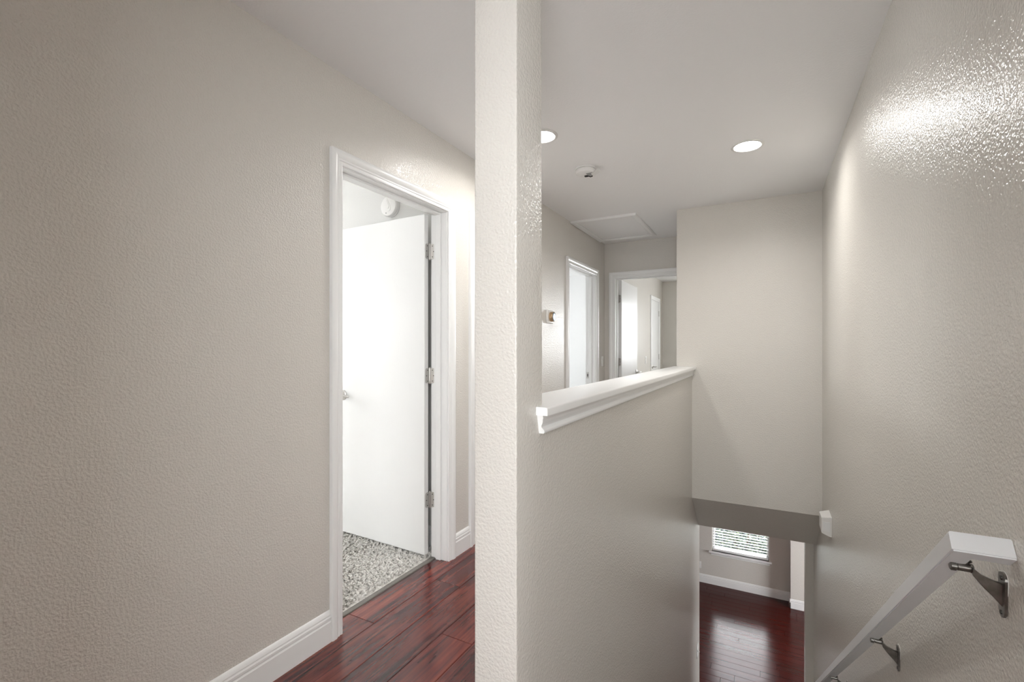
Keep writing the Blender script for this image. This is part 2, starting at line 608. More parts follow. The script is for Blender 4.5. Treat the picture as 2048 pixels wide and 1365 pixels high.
def casing(parent, P, a0, a1, zt, width=0.0625, z0=0.0, legs=(1, 1, 1)):
    """door casing round an opening a0..a1 up to zt; P maps (along, z, out)"""
    k = width / 0.0625
    pr = [(w_ * k, t) for w_, t in CASING]
    if legs[0]:
        b_ = bmesh.new()
        sweep(b_, [[P(a0 - w_, z0, t) for w_, t in pr], [P(a0 - w_, zt + w_, t) for w_, t in pr]])
        obj('casing', b_, 'trim_paint', parent, True)
    if legs[1]:
        b_ = bmesh.new()
        sweep(b_, [[P(a0 - w_, zt + w_, t) for w_, t in pr], [P(a1 + w_, zt + w_, t) for w_, t in pr]])
        obj('casing', b_, 'trim_paint', parent, True)
    if legs[2]:
        b_ = bmesh.new()
        sweep(b_, [[P(a1 + w_, z0, t) for w_, t in pr], [P(a1 + w_, zt + w_, t) for w_, t in pr]])
        obj('casing', b_, 'trim_paint', parent, True)


def jamb(parent, axis, a0, a1, c0, c1, stop_c, hz=HEAD):
    """jamb boards lining an opening and the stop strips"""
    def B(aa, ab, ca, cb, za, zb, bev=0.0015):
        return bbox(ca, cb, aa, ab, za, zb, bev, 1) if axis == 'x' else bbox(aa, ab, ca, cb, za, zb, bev, 1)
    obj('jamb', B(a0 - JT, a0, c0, c1, 0, hz + JT), 'trim_paint', parent)
    obj('jamb', B(a1, a1 + JT, c0, c1, 0, hz + JT), 'trim_paint', parent)
    obj('jamb', B(a0, a1, c0, c1, hz, hz + JT), 'trim_paint', parent)
    s0, s1 = stop_c
    obj('door_stop', B(a0, a0 + 0.011, s0, s1, 0, hz, 0.003), 'trim_paint', parent)
    obj('door_stop', B(a1 - 0.011, a1, s0, s1, 0, hz, 0.003), 'trim_paint', parent)
    obj('door_stop', B(a0 + 0.011, a1 - 0.011, s0, s1, hz - 0.011, hz, 0.003), 'trim_paint', parent)


def hallP(a, z, t):
    return Vector((XL + t, a, z))


def bedP(a, z, t):
    return Vector((XLB - t, a, z))


def endP(a, z, t):
    return Vector((a, YB - t, z))


def leaf_shape(w_, h, r, side):
    """hinge leaf outline with two rounded corners away from the pin (y along width)"""
    pts = [(0, -h / 2)]
    for q in range(5):
        a = -PI / 2 + q * PI / 8
        pts.append((w_ - r + r * math.cos(a), -h / 2 + r + r * math.sin(a)))
    for q in range(5):
        a = q * PI / 8
        pts.append((w_ - r + r * math.cos(a), h / 2 - r + r * math.sin(a)))
    pts.append((0, h / 2))
    return [(side * a, b_) for a, b_ in pts]


def hinge(parent, loc, rz, leaf_a, leaf_b, h=0.089):
    """butt hinge; leaf_a and leaf_b are the plan angles of its two leaves"""
    hg = empty('hinge', loc, (0, 0, rz), parent)
    for ang in (leaf_a, leaf_b):
        b_ = bmesh.new()
        prism(b_, leaf_shape(0.033, h, 0.012, 1), -0.0012, 0.0012, 'y')
        M = Matrix.Rotation(ang, 4, 'Z')
        for v in b_.verts:
            v.co = M @ v.co
        obj('hinge_leaf', b_, 'nickel', hg)
        for (u, z) in ((0.018, 0.032), (0.025, 0.0), (0.018, -0.032)):
            b_ = bmesh.new()
            lathe(b_, [(0.0032, -0.0020), (0.0032, 0.0020)], 'y', 10, M @ Matrix.Translation((u, 0, z)))
            obj('screw', b_, 'screw_dark', hg)
    b_ = bmesh.new()
    pr = []
    for q in range(5):
        z0 = -h / 2 + q * h / 5
        pr += [(0.0060, z0 + 0.0006), (0.0060, z0 + h / 5 - 0.0006), (0.0052, z0 + h / 5 - 0.0004), (0.0052, z0 + h / 5 + 0.0004)]
    pr = [(0.004, -h / 2 - 0.004)] + pr + [(0.004, h / 2 + 0.004)]
    lathe(b_, pr, 'z', 14)
    obj('hinge_pin', b_, 'nickel', hg, True)
    return hg


def lever(parent, loc, rz, name='door_handle', flip=1):
    """rose, neck and lever; local +y points out of the door face, lever along +x*flip"""
    h = empty(name, loc, (0, 0, rz), parent)
    b_ = bmesh.new()
    lathe(b_, [(0.033, 0.0), (0.033, 0.006), (0.028, 0.010), (0.016, 0.012)], 'y', 32)
    obj('rose', b_, 'nickel', h, True)
    b_ = bmesh.new()
    lathe(b_, [(0.010, 0.008), (0.009, 0.050), (0.012, 0.054)], 'y', 20)
    obj('neck', b_, 'nickel', h, True)
    b_ = bmesh.new()
    tube(b_, [(flip * -0.012, 0.056, 0), (flip * 0.0, 0.058, 0.0), (flip * 0.05, 0.058, 0.002), (flip * 0.095, 0.054, 0.0), (flip * 0.108, 0.047, 0)],
         [0.009, 0.0115, 0.009, 0.008, 0.006], 14)
    obj('lever', b_, 'nickel', h, True)
    return h


# ---- near door (door_1): frame, open slab, hinges, lever
d1 = tag(empty('door_1', (XL, (D1[0] + D1[1]) / 2, 0)), 'open white flush door in the near hall doorway, three grey hinges', 'door', 'structure')


def child_world(parent):
    """inverse offset so children built in world coordinates sit right under a placed Empty"""
    for ch in parent.children:
        ch.location = Vector(ch.location) - Vector(parent.location)


casing(d1, hallP, D1[0] - 0.0045, D1[1] + 0.0045, HEAD + 0.0045)
casing(d1, bedP, D1[0] - 0.0045, D1[1] + 0.0045, HEAD + 0.0045, legs=(1, 1, 0))
jamb(d1, 'x', D1[0], D1[1], XLB, XL, (XLB + 0.040, XLB + 0.075))
ang = math.radians(180 - 2.4)
b_ = bbox(0, 0.762, -0.035, 0, 0.028, 2.026, 0.0015, 1)
slab1 = obj('door_slab', b_, 'door_paint', d1, loc=(-1.752, 2.2075, 0), rot=(0, 0, ang))
slab1.location = (-1.752, 2.173, 0)
lever(slab1, (0.700, 0.0, 0.93), 0, 'door_handle', -1)
for hz in (1.812, 1.078, 0.345):
    hinge(d1, (-1.7455, 2.2135, hz), 0, math.radians(16), math.radians(-100))
child_world(d1)
d1['label'] = 'open white flush door in the near hall doorway, three grey hinges'

# ---- door behind the post (door_4)
d4 = tag(empty('door_4', (XL, (D4[0] + D4[1]) / 2, 0)), 'white door frame sliver visible just left of the post', 'door', 'structure')
casing(d4, hallP, D4[0] - 0.0045, D4[1] + 0.0045, HEAD + 0.0045)
jamb(d4, 'x', D4[0], D4[1], XLB, XL, (XL - 0.075, XL - 0.040))
obj('door_slab', bbox(XL - 0.036, XL - 0.001, D4[0] + 0.003, D4[1] - 0.003, 0.012, HEAD - 0.003, 0.0015, 1), 'door_paint', d4)
lever(d4, (XL - 0.001, D4[1] - 0.065, 0.93), -PI / 2, 'door_handle', 1)
child_world(d4)

# ---- farther left doorway (door_2), door itself swung out of sight
d2 = tag(empty('door_2', (XL, (D2[0] + D2[1]) / 2, 0)), 'white framed doorway to a bright room beside the thermostat', 'door', 'structure')
casing(d2, hallP, D2[0] - 0.0045, D2[1] + 0.0045, HEAD + 0.0045)
jamb(d2, 'x', D2[0], D2[1], XLB, XL, (XLB + 0.040, XLB + 0.075))
sp = obj('strike_plate', bbox(XLB + 0.010, XLB + 0.036, D2[1] - 0.0015, D2[1] + 0.0005, 0.905, 0.975, 0.0005, 1), 'nickel', d2)
obj('strike_hole', bbox(XLB + 0.018, XLB + 0.030, D2[1] - 0.0020, D2[1] - 0.0010, 0.925, 0.955, 0), 'screw_dark', d2)
b_ = bbox(-0.80, 0, 0, 0.035, 0.02, 2.026, 0.0015, 1)
obj('door_slab', b_, 'door_paint', d2, loc=(XLB - 0.012, D2[0] - 0.03, 0), rot=(0, 0, math.radians(4)))
child_world(d2)

# ---- far bedroom door (door_3)
d3 = tag(empty('door_3', ((D3[0] + D3[1]) / 2, YB, 0)), 'open white door and frame at the far end of the hall', 'door', 'structure')
casing(d3, endP, D3[0] - 0.0045, D3[1] + 0.0045, HEAD + 0.0045, 0.067)
jamb(d3, 'y', D3[0], D3[1], YB, YBB, (YBB - 0.075, YBB - 0.040))
slab3 = obj('door_slab', bbox(0, 0.035, 0, 0.755, 0.012, 2.026, 0.0015, 1), 'door_paint', d3, loc=(D3[0] + 0.005, YBB + 0.004, 0))
lever(slab3, (0.035, 0.695, 0.93), -PI / 2, 'door_handle', 1)
for hz in (1.812, 1.078, 0.30):
    hinge(d3, (D3[0] + 0.002, YBB - 0.003, hz), 0, math.radians(-3), math.radians(-93))
child_world(d3)

# ---- closet door in the far bedroom (door_5)
d5 = tag(empty('door_5', (-1.63, 8.12, 0)), 'narrow white closet door on the far bedroom side wall', 'door', 'structure')


def bed3P(a, z, t):
    return Vector((-1.63 + t, a, z))


casing(d5, bed3P, 7.815, 8.428, HEAD + 0.0045)
obj('door_slab', bbox(-1.64, -1.624, 7.82, 8.423, 0.012, HEAD, 0.001, 1), 'door_paint', d5)
for hz in (1.834, 1.087, 0.30):
    hinge(d5, (-1.622, 8.421, hz), 0, math.radians(-90), math.radians(90))
lever(d5, (-1.624, 7.875, 0.93), -PI / 2, 'door_handle', -1)
child_world(d5)


# ---- baseboards
def baseboard(name, p0, p1, n, label, z0=0.0, h=1.0):
    b_ = bmesh.new()
    n = Vector(n)
    rings = [[Vector((p_[0], p_[1], z0 + z * h)) + n * t for t, z in BASE] for p_ in (p0, p1)]
    sweep(b_, rings)
    return tag(obj(name, b_, 'trim_paint', None, True), label, 'baseboard', 'structure')


hx = (1, 0, 0)
baseboard('baseboard_left', (XL, YBACK), (XL, 1.383), hx, 'white moulded baseboard along the near left wall')
baseboard('baseboard_left', (XL, 2.2875), (XL, 2.4455), hx, 'short white baseboard between the door frames left of the post')
baseboard('baseboard_left', (XL, 3.343), (XL, 4.072), hx, 'white baseboard below the thermostat, hidden by the half wall')
baseboard('baseboard_left', (XL, 5.0125), (XL, YB), hx, 'short white baseboard in the far hall corner, hidden by the half wall')
baseboard('baseboard_bedroom', (-4.8, 2.335), (XLB - 0.02, 2.335), (0, -1, 0), 'white baseboard in the gap behind the open near door')
baseboard('baseboard_lower_back', (-3.1, YW), (0.352, YW), (0, -1, 0), 'white baseboard below the downstairs window', ZF, 1.07)
baseboard('baseboard_lower_jog', (0.338, 8.36), (2.6, 8.36), (0, -1, 0), 'short white baseboard at the stair foot right of the window', ZF, 1.07)
baseboard('baseboard_lower_jog', (0.352, YW), (0.352, 8.346), (-1, 0, 0), 'tiny white baseboard return at the jog in the downstairs wall', ZF, 1.07)

# ---- half wall cap with moulding
cap = tag(empty('trim_1', (XH, 2.7, 1.06)), 'white moulded cap shelf along the top of the half wall', 'trim', 'structure')
b_ = bmesh.new()
prism(b_, [(-0.698, YP1), (XH - 0.0, YP1), (XH - 0.0, 1.152), (-0.512, 1.152), (-0.512, YE), (-0.698, YE)], 1.0595, 1.082, 'z')
ed = [e for e in b_.edges if e.verts[0].co.z > 1.08 and e.verts[1].co.z > 1.08 and
      (abs(e.verts[0].co.x + 0.512) < 1e-4 or abs(e.verts[0].co.x + 0.698) < 1e-4) and abs(e.verts[0].co.x - e.verts[1].co.x) < 1e-4]
bmesh.ops.bevel(b_, geom=ed, offset=0.005, segments=3, affect='EDGES', profile=0.5)
obj('shelf', b_, 'trim_paint', cap, True)
OG = [(0, 0.0520), (.0165, 0.0520), (.0170, .0440), (.0150, .0400), (.0150, .0360), (.0130, .0290), (.0095, .0230), (.0085, .0180),
      (.0115, .0150), (.0155, .0105), (.0165, .0060), (.0150, .0015), (.0120, 0), (0, 0)]
OG = [(t * 1.05, z) for t, z in OG]
for sgn, xs in ((1, XH), (-1, XHL)):
    b_ = bmesh.new()
    rings = [[Vector((xs + sgn * t, (1.158 if sgn > 0 else YP1) + (0.052 - z) * (0.25 if sgn > 0 else 0), 1.0075 + z)) for t, z in OG],
             [Vector((xs + sgn * t, YE, 1.0075 + z)) for t, z in OG]]
    sweep(b_, rings)
    obj('moulding', b_, 'trim_paint', cap, True)
child_world(cap)

# ------------------------------------------------------------------ carpet and threshold
bm = bmesh.new()
box(bm, -4.8, -1.738, -1.88, 2.335, -0.012, 0.004)
tag(obj('floor_bedroom_carpet_base', bm, 'carpet_pile'), 'grey carpet floor of the near bedroom, beyond the tufted part', 'floor', 'structure')
random.seed(11)
verts, faces = [], []
X0, X1, Y0, Y1 = -2.95, -1.737, 1.15, 2.318
step = 0.0150
ny = int((Y1 - Y0) / step)
nx = int((X1 - X0) / step)
for ix in range(nx):
    for iy in range(ny):
        x = X0 + (ix + random.uniform(-0.1, 1.1)) * step
        y = Y0 + (iy + random.uniform(-0.1, 1.1)) * step
        if x > X1 - 0.002 or (x > XLB - 0.012 and not (D1[0] < y < D1[1])):
            continue
        h = random.uniform(0.010, 0.026)
        la, lr = random.uniform(0, 2 * PI), random.uniform(0.003, 0.015)
        r0 = random.uniform(0.0048, 0.0082)
        t0 = random.uniform(0, 2 * PI)
        base = len(verts)
        for lv, (fz, fr_, fl) in enumerate(((0.0, 0.75, 0.0), (0.55, 1.15, 0.45), (0.95, 0.85, 1.0))):
            cx = x + math.cos(la) * lr * fl
            cy = y + math.sin(la) * lr * fl
            for q in range(4):
                a = t0 + q * PI / 2 + lv * 0.7
                verts.append((cx + r0 * fr_ * math.cos(a), cy + r0 * fr_ * math.sin(a), 0.003 + h * fz + 0.001 * math.sin(a * 2)))
        for lv in range(2):
            for q in range(4):
                a_ = base + lv * 4 + q
                b2 = base + lv * 4 + (q + 1) % 4
                faces.append((a_, b2, b2 + 4, a_ + 4))
        faces.append((base + 8, base + 9, base + 10, base + 11))
me = bpy.data.meshes.new('carpet')
me.from_pydata(verts, [], faces)
me.materials.append(MATS['carpet_pile'])
carpet = bpy.data.objects.new('carpet', me)
C.objects.link(carpet)
tag(carpet, 'light grey shaggy carpet pile beyond the near doorway', 'carpet', 'stuff')

b_ = bmesh.new()
prism(b_, [(-1.7385, -0.004), (-1.7385, 0.0035), (-1.733, 0.0065), (-1.718, 0.0075), (-1.709, 0.0050), (-1.7065, 0.0), (-1.7065, -0.004)],
      D1[0] + 0.0005, D1[1] - 0.0005, 'y')
tag(obj('trim_2', b_, 'strip_metal', None, True), 'grey metal threshold strip between carpet and red planks', 'trim', 'structure')
b_ = bmesh.new()
box(b_, -4.2, XLB, 3.7, 7.38, -0.012, 0.003)
tag(obj('floor_bathroom', b_, 'bath_wall_paint'), 'pale floor of the bright side room, hidden by the half wall', 'floor', 'structure')
b_ = bmesh.new()
box(b_, -1.63, 2.28, YBB, 8.79, -0.012, 0.006)
tag(obj('floor_far_bedroom', b_, 'carpet_pile'), 'carpet floor of the far bedroom, hidden by the half wall', 'floor', 'structure')

# ------------------------------------------------------------------ attic hatch
HX0, HX1, HY0, HY1 = XL + 0.002, -1.005, 4.175, 5.075
hat = tag(empty('attic_hatch', ((HX0 + HX1) / 2, (HY0 + HY1) / 2, ZC)), 'white framed attic hatch in the far hall ceiling', 'hatch')
FRP = [(0, 0), (0, .008), (.006, .011), (.014, .011), (.017, .016), (.034, .021), (.046, .021), (.052, .014), (.052, 0)]
corners = [(HX0, HY0), (HX1, HY0), (HX1, HY1), (HX0, HY1)]
inn = [(1, 1), (-1, 1), (-1, -1), (1, -1)]
W = 0.052
for q in range(4):
    b_ = bmesh.new()
    rings = []
    for e in (q, (q + 1) % 4):
        (cx, cy), (sx, sy) = corners[e], inn[e]
        rings.append([Vector((cx + sx * (W - w_), cy + sy * (W - w_), ZC - t)) for w_, t in FRP])
    sweep(b_, rings)
    obj('hatch_frame', b_, 'trim_paint', hat, True)
b_ = bbox(HX0 + W + 0.004, HX1 - W - 0.004, HY0 + W + 0.004, HY1 - W - 0.010, ZC - 0.0045, ZC - 0.0005, 0)
obj('hatch_panel', b_, 'ceiling_paint', hat)
b_ = bbox(HX0 + W, HX1 - W, HY0 + W, HY1 - W, ZC - 0.0005, ZC, 0)
obj('hatch_gap_shade', b_, 'gap_shade', hat)  # dark sheet behind the panel, stands in for shade in its gap
child_world(hat)


# ------------------------------------------------------------------ recessed downlights
def downlight(x, y, label):
    d = tag(empty('downlight', (x, y, ZC)), label, 'light', group='recessed ceiling downlights')
    b_ = bmesh.new()
    lathe(b_, [(0.0895, 0.0), (0.0895, -0.003), (0.084, -0.0065), (0.074, -0.0065), (0.070, -0.003), (0.070, 0.0)], 'z', 48, cap=False)
    obj('trim_ring', b_, 'plastic_white', d, True)
    b_ = bmesh.new()
    vs = [b_.verts.new((0.0695 * math.cos(2 * PI * q / 48), 0.0695 * math.sin(2 * PI * q / 48), -0.0030)) for q in range(48)]
    b_.faces.new(vs[::-1])
    obj('lens', b_, 'lamp_lens', d)
    l = bpy.data.lights.new('downlight_beam', 'AREA')
    l.shape = 'DISK'
    l.size = 0.135
    l.spread = math.radians(156)
    l.energy = DOWNLIGHT
    l.color = (1.0, 0.975, 0.945)
    lo = bpy.data.objects.new('downlight_beam', l)
    C.objects.link(lo)
    lo.parent = d
    lo.location = (0, 0, -0.005)
    return d


downlight(-1.108, 2.415, 'glowing recessed ceiling light half hidden by the post')
downlight(-0.089, 3.105, 'glowing recessed ceiling light over the stairwell')


# ------------------------------------------------------------------ smoke alarms
def smoke_alarm(name, label, loc, rot):
    s = tag(empty(name, loc, rot), label, 'smoke alarm')
    b_ = bmesh.new()
    lathe(b_, [(0.066, 0.0), (0.068, 0.004), (0.068, 0.011), (0.064, 0.0125), (0.062, 0.0125)], 'z', 48)
    obj('mounting_base', b_, 'plastic_white', s, True)
    b_ = bmesh.new()
    lathe(b_, [(0.062, 0.0120), (0.0625, 0.016), (0.067, 0.018), (0.067, 0.031), (0.062, 0.0385), (0.054, 0.041), (0.02, 0.042)], 'z', 48)
    obj('cover', b_, 'plastic_white', s, True)
    return s


# bedroom alarm on the wall above the open door: local z points to -y
s1 = smoke_alarm('smoke_alarm', 'round white smoke alarm on bedroom wall above the open door', (-2.150, 2.335, 2.163), (PI / 2, 0, 0))
b_ = bmesh.new()
pts = []
for q in range(13):
    a = PI + q * PI / 12
    pts.append((0.020 * math.cos(a), -0.020 + 0.020 * math.sin(a)))
pts += [(0.020, 0.055), (-0.020, 0.055)]
prism(b_, pts, 0.0405, 0.0450, 'z')
bmesh.ops.bevel(b_, geom=[e for e in b_.edges if e.verts[0].co.z > 0.044 and e.verts[1].co.z > 0.044], offset=0.003, segments=2, affect='EDGES')
obj('raised_panel', b_, 'plastic_white', s1, True, rot=(0, 0, math.radians(25)))
b_ = bmesh.new()
prism(b_, [(a * 0.55, c * 0.62 + 0.004) for a, c in pts], 0.0450, 0.0472, 'z')
obj('test_button', b_, 'plastic_white', s1, True, rot=(0, 0, math.radians(25)))
b_ = bmesh.new()
lathe(b_, [(0.0045, 0.040), (0.0045, 0.0425)], 'z', 12, Matrix.Translation((-0.014, -0.045, 0)))
obj('indicator', b_, 'plastic_grey', s1)
# hall alarm on the ceiling: local z points down
s2 = smoke_alarm('smoke_alarm', 'round white ceiling smoke alarm with open battery door', (-1.050, 2.985, ZC), (PI, 0, 0))
b_ = bmesh.new()
pts = [(0.010, -0.060), (0.052, -0.040), (0.050, 0.018), (0.008, 0.020)]
prism(b_, pts, 0.0405, 0.0425, 'z')
obj('battery_bay', b_, 'plastic_grey', s2)
b_ = bmesh.new()
M = Matrix.Translation((0.052, -0.012, 0.043)) @ Matrix.Rotation(math.radians(28), 4, 'Y')
box(b_, -0.012, 0.042, -0.030, 0.026, -0.0015, 0.0015, M)
obj('battery_door', b_, 'plastic_white', s2)
b_ = bmesh.new()
tube(b_, [(-0.012, -0.020, 0.041), (-0.006, -0.020, 0.0480), (0.004, -0.018, 0.050), (0.014, -0.022, 0.048), (0.024, -0.030, 0.052), (0.036, -0.030, 0.050), (0.044, -0.026, 0.043)], 0.0032, 8)
box(b_, -0.013, 0.008, -0.030, -0.014, 0.041, 0.049)
obj('battery_lead', b_, 'plastic_black', s2)

# ------------------------------------------------------------------ thermostat
t = tag(empty('thermostat', (XL, 3.682, 1.507)), 'round thermostat dial with copper rim on a white backplate', 'thermostat')
obj('backplate', bbox(0, 0.016, -0.064, 0.062, -0.056, 0.056, 0.006, 3), 'plastic_white', t, True)
b_ = bmesh.new()
lathe(b_, [(0.036, 0.016), (0.041, 0.018), (0.042, 0.026), (0.042, 0.046), (0.041, 0.048), (0.0385, 0.049), (0.0385, 0.047)], 'x', 40)
obj('dial_ring', b_, 'copper_steel', t, True)
b_ = bmesh.new()
lathe(b_, [(0.0385, 0.0465), (0.0375, 0.0495), (0.028, 0.0510), (0.001, 0.0515)], 'x', 40)
obj('dial_face', b_, 'plastic_black', t, True)
b_ = bmesh.new()
lathe(b_, [(0.0290, 0.0508), (0.020, 0.0520), (0.001, 0.0523)], 'x', 32)
obj('screen', b_, 'thermostat_screen', t, True)


# ------------------------------------------------------------------ switches and outlets
def wall_plate(name, label, cat, loc, rz, parts):
    s = tag(empty(name, loc, (0, 0, rz)), label, cat)
    obj('plate', bbox(0, 0.006, -0.035, 0.035, -0.0575, 0.0575, 0.003, 2), 'plastic_white', s, True)
    if parts == 'rocker':
        b_ = bmesh.new()
        prism(b_, [(0.005, -0.033), (0.0105, -0.033), (0.0075, 0.0), (0.0125, 0.033), (0.005, 0.033)], -0.0165, 0.0165, 'y')
        obj('rocker', b_, 'plastic_white', s)
    elif parts == 'toggle':
        b_ = bmesh.new()
        prism(b_, [(0.005, -0.010), (0.007, -0.010), (0.020, -0.014), (0.021, -0.007), (0.010, 0.006), (0.005, 0.010)], -0.0045, 0.0045, 'y')
        obj('toggle', b_, 'plastic_white', s)
    else:
        for zz in (-0.020, 0.020):
            b_ = bmesh.new()
            lathe(b_, [(0.0165, 0.005), (0.0165, 0.0075), (0.015, 0.0085)], 'x', 24, Matrix.Translation((0, 0, zz)))
            so = obj('socket', b_, 'plastic_white', s, True)
            b_ = bmesh.new()
            for dy in (-0.0065, 0.0065):
                box(b_, 0.0083, 0.0088, dy - 0.001, dy + 0.001, zz + 0.001, zz + 0.009)
            obj('slot', b_, 'plastic_black', so)
    return s


wall_plate('light_switch', 'white light switch at the far hall corner beside the bright doorway', 'light switch', (XL, 5.170, 1.088), 0, 'rocker')
wall_plate('light_switch', 'white light switch on far bedroom wall between door and closet', 'light switch', (-1.63, 7.41, 1.056), 0, 'rocker')
wall_plate('light_switch', 'light switch low on the half-wall side near the stair foot', 'light switch', (XH, 4.60, -1.54), 0, 'toggle')
wall_plate('wall_outlet', 'white outlet low on downstairs wall left of the window', 'outlet', (-0.985, YW, -2.462), -PI / 2, 'outlet')

# ------------------------------------------------------------------ motion sensor box on the stair wall
se = tag(empty('motion_sensor', (XR, 3.74, 0.075)), 'white angular sensor box on the stairwell wall by the soffit', 'sensor')
b_ = bmesh.new()
front = [(0.0, -0.066), (-0.014, -0.064), (-0.057, -0.046), (-0.057, 0.055), (0.0, 0.062)]
A = [b_.verts.new((x_, -0.073, z_)) for x_, z_ in front]
back = [(0.0, -0.070), (-0.014, -0.068), (-0.054, -0.046), (-0.054, 0.080), (-0.010, 0.100), (0.0, 0.098)]
B = [b_.verts.new((0.0, 0.085, -0.066)), b_.verts.new((-0.014, 0.085, -0.064)), b_.verts.new((-0.056, 0.085, -0.046)),
     b_.verts.new((-0.056, 0.085, 0.047)), b_.verts.new((0.0, 0.085, 0.066))]
b_.faces.new(A)
b_.faces.new(B[::-1])
for q in range(5):
    b_.faces.new((A[q], A[(q + 1) % 5], B[(q + 1) % 5], B[q]))
bmesh.ops.bevel(b_, geom=[e for e in b_.edges if e.calc_length() > 0.02], offset=0.0022, segments=2, affect='EDGES')
obj('housing', b_, 'plastic_white', se, True)
b_ = bmesh.new()
prism(b_, [(-0.050, -0.030), (-0.010, -0.034), (-0.010, 0.030), (-0.050, 0.028)], -0.0742, -0.0728, 'y')
obj('sensor_window', b_, 'vinyl_white', se)

# ------------------------------------------------------------------ handrail
SL = math.atan(0.735)
u = Vector((0, math.cos(SL), -math.sin(SL)))
n = Vector((0, math.sin(SL), math.cos(SL)))
hr = tag(empty('handrail', (XR, 1.129, 0.875)), 'white painted handrail with wall return sloping down the right wall', 'handrail')
RT, RW = 0.036, 0.036          # thickness normal to the slope, width
XO = 0.300                     # outer face
O = Vector((0, 1.129, 0.875))


def rail_pt(x_, s, t_):
    return Vector((x_, 0, 0)) + O + u * s + n * t_ - Vector(hr.location)


def rail_bar(b_, x0, x1, s0, s1, s0b=None):
    vs = []
    for t_ in (0, RT):
        for (x_, s) in ((x0, s0), (x1, s0b if s0b is not None else s0), (x1, s1), (x0, s1)):
            vs.append(b_.verts.new(rail_pt(x_, s, t_)))
    for q in ((3, 2, 1, 0), (4, 5, 6, 7), (0, 1, 5, 4), (1, 2, 6, 5), (2, 3, 7, 6), (3, 0, 4, 7)):
        b_.faces.new([vs[i] for i in q])


b_ = bmesh.new()
RL = 4.15
# plan shape in (x, s): rail with 45 degree mitred return
outline = [(XO, 0.0), (XO + RW, RW), (XO + RW, RL), (XO, RL)]
vs0 = [b_.verts.new(rail_pt(x_, s, 0)) for x_, s in outline]
vs1 = [b_.verts.new(rail_pt(x_, s, RT)) for x_, s in outline]
b_.faces.new(vs0[::-1])
b_.faces.new(vs1)
for q in range(4):
    b_.faces.new((vs0[q], vs0[(q + 1) % 4], vs1[(q + 1) % 4], vs1[q]))
ed = [e for e in b_.edges if abs((e.verts[0].co - e.verts[1].co).normalized().dot(u)) > 0.99 and e.calc_length() > 3]
bmesh.ops.bevel(b_, geom=ed, offset=0.0025, segments=2, affect='EDGES')
obj('rail', b_, 'rail_paint', hr, True)
b_ = bmesh.new()
outline = [(XO, 0.0), (XR - 0.0005, 0.0), (XR - 0.0005, RW), (XO + RW, RW)]
vs0 = [b_.verts.new(rail_pt(x_, s, 0)) for x_, s in outline]
vs1 = [b_.verts.new(rail_pt(x_, s, RT)) for x_, s in outline]
b_.faces.new(vs0[::-1])
b_.faces.new(vs1)
for q in range(4):
    b_.faces.new((vs0[q], vs0[(q + 1) % 4], vs1[(q + 1) % 4], vs1[q]))
ed = [e for e in b_.edges if abs((e.verts[0].co - e.verts[1].co).normalized().x) > 0.9 and e.calc_length() > 0.04]
bmesh.ops.bevel(b_, geom=ed, offset=0.0025, segments=2, affect='EDGES')
obj('wall_return', b_, 'rail_paint', hr, True)


def bracket(y0, zoff):
    """rail bracket: wall plate, curved web arm, pivot barrel and saddle; placed by the plate's middle"""
    br = empty('bracket', (0, 0, 0), (0, 0, 0), hr)
    loc = Vector((XR, y0, zoff))
    br.location = loc - Vector(hr.location)
    # plate on the wall
    b_ = bmesh.new()
    pts = []
    h, wd = 0.041, 0.012
    for q in range(9):
        a = -PI + q * PI / 8
        pts.append((wd * math.cos(a), -h + wd + wd * math.sin(a)))
    for q in range(9):
        a = q * PI / 8
        pts.append((wd * 1.25 * math.cos(a), h - wd + wd * math.sin(a)))
    prism(b_, pts, -0.005, -0.0003, 'x')
    obj('wall_plate', b_, 'bracket_metal', br)
    b_ = bmesh.new()
    prism(b_, [(a * 1.22 + 0.003, c * 1.05) for a, c in pts], -0.0012, -0.0002, 'x')
    obj('paint_edge', b_, 'caulk', br)
    b_ = bmesh.new()
    b_.free()
    for zz in (-0.032, 0.031):
        b_ = bmesh.new()
        lathe(b_, [(0.004, -0.0065), (0.004, -0.004)], 'x', 10, Matrix.Translation((0, 0, zz)))
        obj('screw', b_, 'screw_dark', br)
    # arm: flat tapering web rising to the barrel
    b_ = bmesh.new()
    up = [(-0.004, 0.020), (-0.018, 0.024), (-0.032, 0.030), (-0.044, 0.040)]
    lo = [(-0.004, -0.022), (-0.018, -0.005), (-0.032, 0.010), (-0.044, 0.026)]
    rings = []
    for (ux, uz), (lx, lz) in zip(up, lo):
        th = 0.0042
        rings.append([Vector((lx, -th, lz)), Vector((lx, th, lz)), Vector((ux, th, uz)), Vector((ux, -th, uz))])
    sweep(b_, rings)
    bmesh.ops.bevel(b_, geom=b_.edges[:], offset=0.0010, segments=1, affect='EDGES')
    obj('arm', b_, 'bracket_metal', br, True)
    # barrel along x under the rail, with end nut
    b_ = bmesh.new()
    Mb = Matrix.Translation((0, 0.010, 0.0345))
    lathe(b_, [(0.0055, -0.0395), (0.0080, -0.0405), (0.0080, -0.0440), (0.0072, -0.0450), (0.0072, -0.0630), (0.0062, -0.0636),
               (0.0062, -0.0648), (0.0086, -0.0655), (0.0086, -0.0725), (0.0068, -0.0740)], 'x', 18, Mb)
    obj('barrel', b_, 'bracket_metal', br, True)
    # saddle plate lying against the underside of the rail
    b_ = bmesh.new()
    Ms = Matrix.Translation((-0.053, 0.010 + 0.0045, 0.0436)) @ Matrix.Rotation(-SL, 4, 'X')
    lathe(b_, [(0.0125, 0.0020), (0.0125, 0.0), (0.0085, -0.0020), (0.006, -0.006)], 'z', 24, Ms)
    obj('saddle', b_, 'bracket_metal', br, True)
    return br


